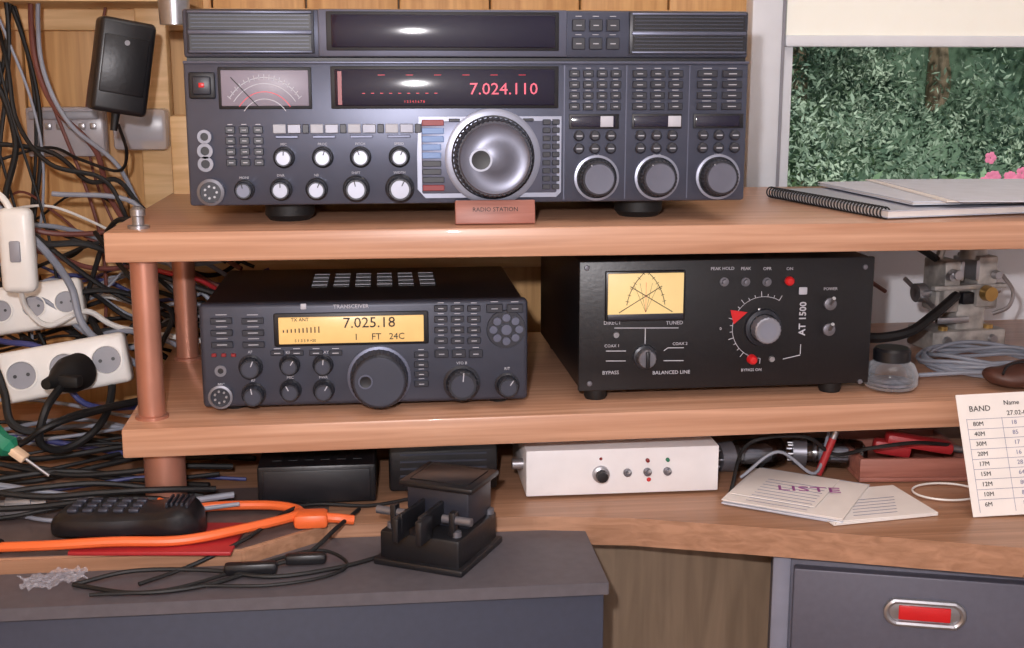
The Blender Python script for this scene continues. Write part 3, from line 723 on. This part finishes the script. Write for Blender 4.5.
# ---------------------------------------------------------------- morse paddle
K=Obj('morse_paddle',loc=(-.082,-.078,ZG),rot=(0,0,math.radians(-28)))
K.part('base').box(M_black,-.042,.042,-.042,.050,.004,.034,.003); K.box(M_blackpl,-.047,.047,-.047,.054,0,.007,.002)
K.part('cover').box(M_btn,-.028,.038,-.010,.046,.034,.072,.002); K.box(M_black,-.034,.044,-.016,.052,.071,.077,.002); K.box(M_blackpl,-.026,.036,-.008,.044,.077,.0778,.001)
K.part('paddles')
for x in (-.010,.010): K.box(M_blackpl,x-.002,x+.002,-.06,-.01,.040,.060,.001); s_=.002 if x>0 else -.002; K.box(M_blackpl,x-.0035+s_,x+.0035+s_,-.068,-.042,.034,.058,.002)
K.part('screws')
for x,y in ((-.034,-.03),(.034,-.03),(.038,.04)): K.lathe(M_ring,(x,y,.034),[(.005,0),(.005,.005),(.003,.006),(0,.006)],'z',18)
K.cyl(M_ring,(-.05,-.03,.050),.004,0,.03,'x'); K.cyl(M_ring,(.02,-.03,.050),.004,0,.03,'x')
K.box(M_blackpl,-.034,-.028,-.035,-.025,.034,.058,.001); K.box(M_blackpl,.028,.034,-.035,-.025,.034,.058,.001)
K.done()
ZE=ZD+.0005
o=Obj('red_booklet',loc=(-.43,-.05,ZE),rot=(0,0,math.radians(-6))); o.box(M_redc,0,.155,-.035,.045,0,.004,.001); o.box(M_paper,.002,.152,-.033,.043,.001,.0032); o.done()
o=Obj('keypad_handset',loc=(-.385,-.035,ZD+.0055),rot=(0,0,math.radians(-6)))
bm=bmesh.new(); n1,n2=28,16
def hs(u,v):
    wv=.034*(1-.16*math.exp(-((u-.25)/.28)**2))*(1-abs(u)**6)**.5
    h=.013*(1-abs(u)**8)**.5*(1+.25*math.exp(-((u-.75)/.25)**2))
    c,s=math.cos(v),math.sin(v)
    cs=math.copysign(abs(c)**.6,c); sn=math.copysign(abs(s)**.6,s)
    return (u*.076,cs*wv,h*sn+h)
rings=[]
for i in range(n1+1):
    u=-.995+1.99*i/n1
    rings.append([bm.verts.new(hs(u,2*math.pi*k/n2)) for k in range(n2)])
for a,b in zip(rings[:-1],rings[1:]):
    for k in range(n2): bm.faces.new((a[k],a[(k+1)%n2],b[(k+1)%n2],b[k]))
bm.faces.new(rings[0]); bm.faces.new(rings[-1])
o.part('body').add(bm,M_blackpl)
o.part('keys')
for i_ in range(5):
    for j_ in range(3): o.box(M_greyk,-.055+i_*.015,-.045+i_*.015,-.018+j_*.014,-.009+j_*.014,.024,.0282,.0015)
for k in range(5): o.box(M_btn,.040+k*.005,.0425+k*.005,-.014,.014,.028,.0335,.0005)
o.done()
o=Obj('orange_cable')
z=ZD+.006
o.tube(M_orange,[(-.50,-.072,z+.001),(-.45,-.080,z+.004),(-.39,-.082,z+.006),(-.33,-.080,z+.004),(-.28,-.064,z+.006),(-.225,-.03,z+.006),(-.222,-.005,z+.004),(-.25,.012,z+.004),(-.30,.016,z+.004),(-.325,.012,z+.004)],.0048,seg=10)
o.tube(M_orange,[(-.325,.012,z+.004),(-.345,.0,z+.01),(-.36,-.012,z+.02)],.0048,seg=10)
o.box(M_orange,-.225,-.190,-.04,-.015,ZE,ZD+.016,.005)
o.tube(M_orange,[(-.195,-.03,z+.004),(-.18,-.032,z+.003),(-.165,-.03,z+.0)],.005,seg=10)
o.tube(M_rubber,[(-.545,-.055,z+.002),(-.525,-.063,z+.002),(-.498,-.0725,z+.002)],.0072,seg=10); o.done()
o=Obj('black_leads')
o.tube(M_rubber,[(-.42,-.125,ZG+.003),(-.36,-.15,ZG+.003),(-.30,-.14,ZG+.003),(-.25,-.105,ZG+.004),(-.21,-.085,ZG+.008),(-.18,-.05,ZG+.022),(-.16,.01,ZD+.003)],.0022)
o.tube(M_rubber,[(-.42,-.125,ZG+.003),(-.37,-.105,ZG+.006),(-.30,-.108,ZG+.005),(-.24,-.125,ZG+.003),(-.18,-.11,ZG+.003),(-.13,-.08,ZG+.003)],.0022)
o.tube(M_rubber,[(-.36,-.13,ZG+.003),(-.32,-.10,ZG+.006),(-.27,-.075,ZD+.006),(-.22,.0,ZD+.012),(-.15,.02,ZD+.003),(-.10,.04,ZD+.003)],.002)
o.tube(M_rubber,[(-.30,-.14,ZG+.003),(-.24,-.145,ZG+.003),(-.19,-.13,ZG+.003),(-.17,-.10,ZG+.003),(-.20,-.075,ZG+.008),(-.26,-.10,ZG+.004),(-.33,-.145,ZG+.003),(-.40,-.15,ZG+.003)],.0017)
o.box(M_blackpl,-.285,-.235,-.118,-.106,ZG+.001,ZG+.013,.004); o.box(M_blackpl,-.23,-.19,-.098,-.086,ZG+.001,ZG+.012,.004)
o.done()
o=Obj('plastic_bag',loc=(-.44,-.112,ZG+.001),rot=(0,0,.4)); bm=bmesh.new(); bmesh.ops.create_grid(bm,x_segments=24,y_segments=18,size=1)
for v in bm.verts:
    x_,y_=v.co.x,v.co.y; v.co=Vector((x_*.028+.003*math.sin(y_*5),y_*.017+.003*math.sin(x_*4),.004+.0025*math.sin(x_*9+y_*5)*math.cos(y_*7)+.0012*math.sin(x_*21-y_*13)))
M_bag=mat('bag_plastic',(200,200,212),.12,alpha=.28,var=.02)
o.add(bm,M_bag,recalc=False); o.done()
o=Obj('coax_connector',loc=(-.55,.02,ZD+.012),rot=(0,0,math.radians(8)))
o.lathe(M_steel,(0,0,0),[(0,0),(.009,0),(.009,.03),(.0115,.031),(.0115,.055),(.008,.056),(.008,.07),(0,.07)],'x',24,rib=.03); o.tube(M_rubber,[(0,0,0),(-.04,0,0),(-.1,.03,0)],.005); o.done()
o=Obj('screwdriver',loc=(-.545,.05,.842),rot=(0,math.radians(36),math.radians(-12)))
o.lathe(M_green,(0,0,0),[(0,-.02),(.009,-.018),(.011,.002),(.013,.012),(.010,.026),(.012,.034),(.007,.040),(0,.040)],'x',12,rib=.1); o.box(M_skin,.038,.056,-.007,.007,-.004,.004,.002); o.cyl(M_steel,(0,0,0),.0018,.056,.085,'x'); o.tube(M_green,[(-.018,0,0),(-.05,.01,.01),(-.12,.02,.01)],.003); o.done()

# ---------------------------------------------------------------- left wall: sockets, adapter, cable tangle
def wp(a,b,Y=.3): 
    k=.00118*(1+(Y-.3)*.62); return (-.482+(a-93)*k-(Y-.3)*-.02,Y,1.047-(b-200)*k)
def wbox(o,m,a0,a1,b0,b1,Y0,Y1,bev,**k_):
    x0,_,z0=wp(a0,b1,Y0); x1,_,z1=wp(a1,b0,Y0); o.box(m,x0,x1,Y0,Y1,z0,z1,bev,**k_)
A=Obj('power_adapter',loc=wp(144,62,.26),rot=(0,math.radians(10),math.radians(20)))
A.part('body').box(M_blackpl,-.031,.031,-.022,.022,-.052,.054,.006,seg=3); A.box(M_black,-.025,.025,-.0235,-.02,-.03,.035,.002)
A.lathe(M_rubber,(0,0,-.052),[(.005,0),(.004,-.02),(0,-.02)],'z')
A.cyl(M_greyb,(.0,-.023,.028),.003,-.001,.001)
A.done()
def strip_(name,a0,a1,b0,b1,Y,rot,n):
    c=wp((a0+a1)/2,(b0+b1)/2,Y); w=abs(a1-a0)*.00118; h=abs(b1-b0)*.00118
    P=Obj(name,loc=c,rot=(math.radians(-12),math.radians(rot),math.radians(8)))
    P.part('housing').box(M_wht,-w/2,w/2,-.02,.02,-h/2,h/2,.006,seg=3)
    P.part('outlets')
    for k in range(n):
        x=-w/2+w*(k+.5)/n; r=min(w/n,h)*.38
        P.lathe(M_wht,(x,-.02,0),[(r,0),(r,-.003),(r*.9,-.003),(r*.86,.0)],seg=28); P.cyl(M_greyb,(x,-.02,0),r*.86,-.0005,.001)
        for s in(-1,1): P.cyl(M_dark,(x+s*r*.4,-.02,0),r*.12,-.0012,.001,seg=10)
    P.done()
strip_('power_strip',-12,84,282,330,.30,-6,3)
strip_('power_strip',20,140,338,388,.22,-8,3)
P=Obj('inline_switch',loc=wp(45,238,.2)); P.box(M_wht,-.019,.019,-.012,.012,-.048,.048,.009,seg=3); P.box(M_greyb,-.006,.006,-.0145,-.01,-.012,.012,.002); P.done()
P=Obj('mains_plug',loc=wp(94,366,.15),rot=(0,0,math.radians(-20)))
P.lathe(M_rubber,(0,0,0),[(0,.03),(.021,.03),(.021,.01),(.016,-.005),(.008,-.02),(.006,-.035),(0,-.035)],'y',28); P.box(M_rubber,-.006,.03,-.022,-.008,-.007,.007,.004); P.done()
M_clr=mat('translucent_case',(190,190,200),.25,alpha=.5,var=.1,scale=20)
P=Obj('junction_box'); wbox(P,M_clr,96,150,116,158,.44,.49,.006); wbox(P,M_greyb,104,142,124,150,.46,.48,.003); P.done()
P=Obj('terminal_strip'); wbox(P,M_clr,12,88,114,164,.44,.47,.004); wbox(P,M_greyb,16,84,118,126,.435,.44,.002)
for k in range(6): wbox(P,M_steel,20+k*11,26+k*11,130,136,.436,.44,.001)
P.done()
P=Obj('wall_bracket'); wbox(P,M_pine2,160,186,120,205,.40,.44,.004); P.done()
P=Obj('upper_ledge'); P.box(M_pine2,-.9,-.36,.32,.498,1.283,1.298,.002); P.done()
P=Obj('metal_cup',loc=(-.352,.2,1.252)); P.lathe(M_steel,(0,0,0),[(0,0),(.016,0),(.018,.045),(.0165,.045),(.0145,.003),(0,.003)],'z',28); P.done()

Tg=Obj('cable_tangle')
def cab(m,r,*P): Tg.tube(m,[wp(*p) for p in P],r)
cab(M_brcable,.0035,(40,-60,.4),(36,20,.38),(42,70,.36),(60,110,.35),(95,150,.35),(105,200,.36),(140,250,.36),(220,300,.36))
cab(M_gcable,.0028,(48,-60,.4),(44,30,.37),(52,80,.35),(75,125,.34),(118,165,.34),(150,230,.35),(230,290,.36))
cab(M_rubber,.0028,(-60,-20,.4),(-10,10,.4),(15,60,.35),(25,120,.33),(60,160,.3),(110,175,.3),(130,210,.3),(140,260,.32),(200,330,.34))
cab(M_rubber,.003,(22,-60,.4),(12,40,.38),(0,90,.38),(-10,150,.36),(10,195,.3),(60,250,.3),(120,300,.32),(210,340,.34))
cab(M_rubber,.0032,(70,330,.33),(100,250,.32),(115,225,.3),(135,215,.28),(175,225,.28),(230,262,.3))
cab(M_rubber,.002,(138,118,.26),(136,150,.3),(120,170,.33),(80,160,.35),(40,150,.38),(-30,170,.38))
cab(M_rubber,.0045,(94,375,.13),(86,395,.1),(78,430,.1),(98,440,.12),(125,420,.15),(128,390,.2),(115,350,.25),(90,320,.3))
cab(M_rubber,.0045,(-60,320,.2),(-10,330,.2),(20,350,.16),(35,380,.14),(45,410,.12),(70,420,.12),(110,405,.14),(190,395,.25))
cab(M_wht,.0035,(44,278,.2),(44,300,.22),(60,320,.24),(90,310,.28),(120,330,.3),(200,350,.34))
cab(M_wht,.004,(-60,150,.25),(-20,165,.25),(10,172,.22),(34,185,.2),(44,205,.2))
cab(M_blcable,.0035,(-60,320,.3),(10,335,.24),(60,345,.22),(100,400,.2),(160,410,.25))
cab(M_gcable,.0045,(-60,120,.3),(0,180,.25),(30,210,.24),(60,240,.24),(80,280,.26),(95,330,.26),(150,380,.3))
cab(M_gcable,.003,(60,190,.3),(140,200,.3),(170,260,.3),(195,290,.32),(230,330,.32))
cab(M_rubber,.003,(100,230,.3),(150,262,.2),(175,290,.2),(190,310,.22),(170,350,.24),(175,380,.2),(200,395,.2))
cab(M_redc,.003,(100,250,.33),(160,270,.3),(200,280,.3),(225,300,.32))
cab(M_rubber,.0035,(-60,400,.12),(0,420,.1),(30,440,.1),(60,430,.1),(95,410,.1),(150,400,.2))
cab(M_rubber,.003,(0,290,.25),(-4,340,.2),(5,380,.15),(-5,430,.1),(-60,440,.1))
cab(M_rubber,.003,(-60,140,.35),(45,150,.35),(90,180,.33),(120,180,.33),(150,215,.33),(230,262,.33))
cab(M_rubber,.004,(-60,60,.36),(-5,75,.36),(20,140,.34),(18,200,.28),(50,235,.26),(100,240,.27),(150,270,.3),(230,300,.3))
for k in range(28):
    b0=random.uniform(185,370); Y=random.uniform(.30,.47); ph=random.uniform(0,6.3); am=random.uniform(8,30); sl=random.uniform(0,.5); fr=random.uniform(.9,2.4)
    pts=[]
    for j in range(9):
        t_=j/8; a=-70+t_*310; bb=b0+sl*t_*140+am*math.sin(ph+fr*t_*6.3)
        if a>90: bb=max(bb,228)
        pts.append((a,min(bb,398),min(max(Y+.03*math.sin(ph*2+t_*7),.28),.48)))
    cab(random.choice([M_rubber]*6+[M_gcable]*3+[M_brcable,M_wht,M_blcable]),random.uniform(.0016,.0034),*pts)
for k in range(9):
    a0=random.uniform(-25,95); Y=random.uniform(.34,.47); ph=random.uniform(0,6.3); am=random.uniform(6,24); b1=random.uniform(300,400)
    if k<4: a0=random.uniform(-25,25)
    pts=[]
    for j in range(9):
        t_=j/8; pts.append((a0+am*math.sin(ph+t_*6)+30*t_*t_,-70+(b1+70)*t_,Y))
    cab(random.choice([M_rubber]*5+[M_gcable]*2+[M_brcable]),random.uniform(.0016,.0030),*pts)
Tg.done()
Td=Obj('desk_cables')
for k in range(26):
    y0=random.uniform(.0,.34); ph=random.uniform(0,6.3); am=random.uniform(.01,.04); pts=[]; zz=ZD+random.uniform(.004,.055); L_=random.uniform(.36,.42)
    for j in range(8):
        t_=j/7; pts.append((-.70+t_*L_,max(.004,y0+am*math.sin(ph+t_*7)),max(ZD+.004,zz-.6*t_*(zz-ZD)+.006*math.sin(ph+t_*9))))
    Td.tube(random.choice([M_rubber]*6+[M_gcable]*4+[M_blcable]),pts,random.uniform(.0018,.0035))
Td.done()

# ---------------------------------------------------------------- lights
def light(name,kind,loc,rot,e,color=(1,1,1),size=.1,size2=None):
    l=bpy.data.lights.new(name,kind); l.energy=e; l.color=color
    if kind=='AREA':
        l.size=size
        if size2: l.shape='RECTANGLE'; l.size_y=size2
    elif kind=='POINT': l.shadow_soft_size=size
    elif kind=='SUN': l.angle=.02
    o=bpy.data.objects.new(name,l); o.location=loc; o.rotation_euler=rot; COL.objects.link(o); return o
light('camera_flash','POINT',(-.19,-1.22,1.29),(0,0,0),43,(1,.95,.97),.015)
light('ambient_fill','AREA',(.3,-.7,2.36),(0,0,0),6,(1,.95,.92),.9)  # unseen fill added near the ceiling so the closed room isn't dark
light('sun','SUN',(0,0,5),(math.radians(48),0,math.radians(-20)),3.6,(1,.98,.95))
w=bpy.data.worlds.new('World'); S.world=w; w.use_nodes=True
nt=w.node_tree; bg=nt.nodes['Background']; sky=nt.nodes.new('ShaderNodeTexSky')
sky.sky_type='HOSEK_WILKIE'; sky.turbidity=5; sky.sun_direction=(.3,-.5,.8)
nt.links.new(sky.outputs[0],bg.inputs[0]); bg.inputs[1].default_value=1.6

cd=bpy.data.cameras.new('Camera'); cd.lens=36*1250/1024; cd.sensor_width=36; cd.clip_start=.02
cam=bpy.data.objects.new('Camera',cd); cam.location=(-.131,-1.243,1.2); cam.rotation_euler=(math.radians(90-11.35),0,math.radians(-6)); COL.objects.link(cam)
S.camera=cam
S.view_settings.view_transform='Standard'; S.view_settings.look='None'
print('SCENE BUILT OK')
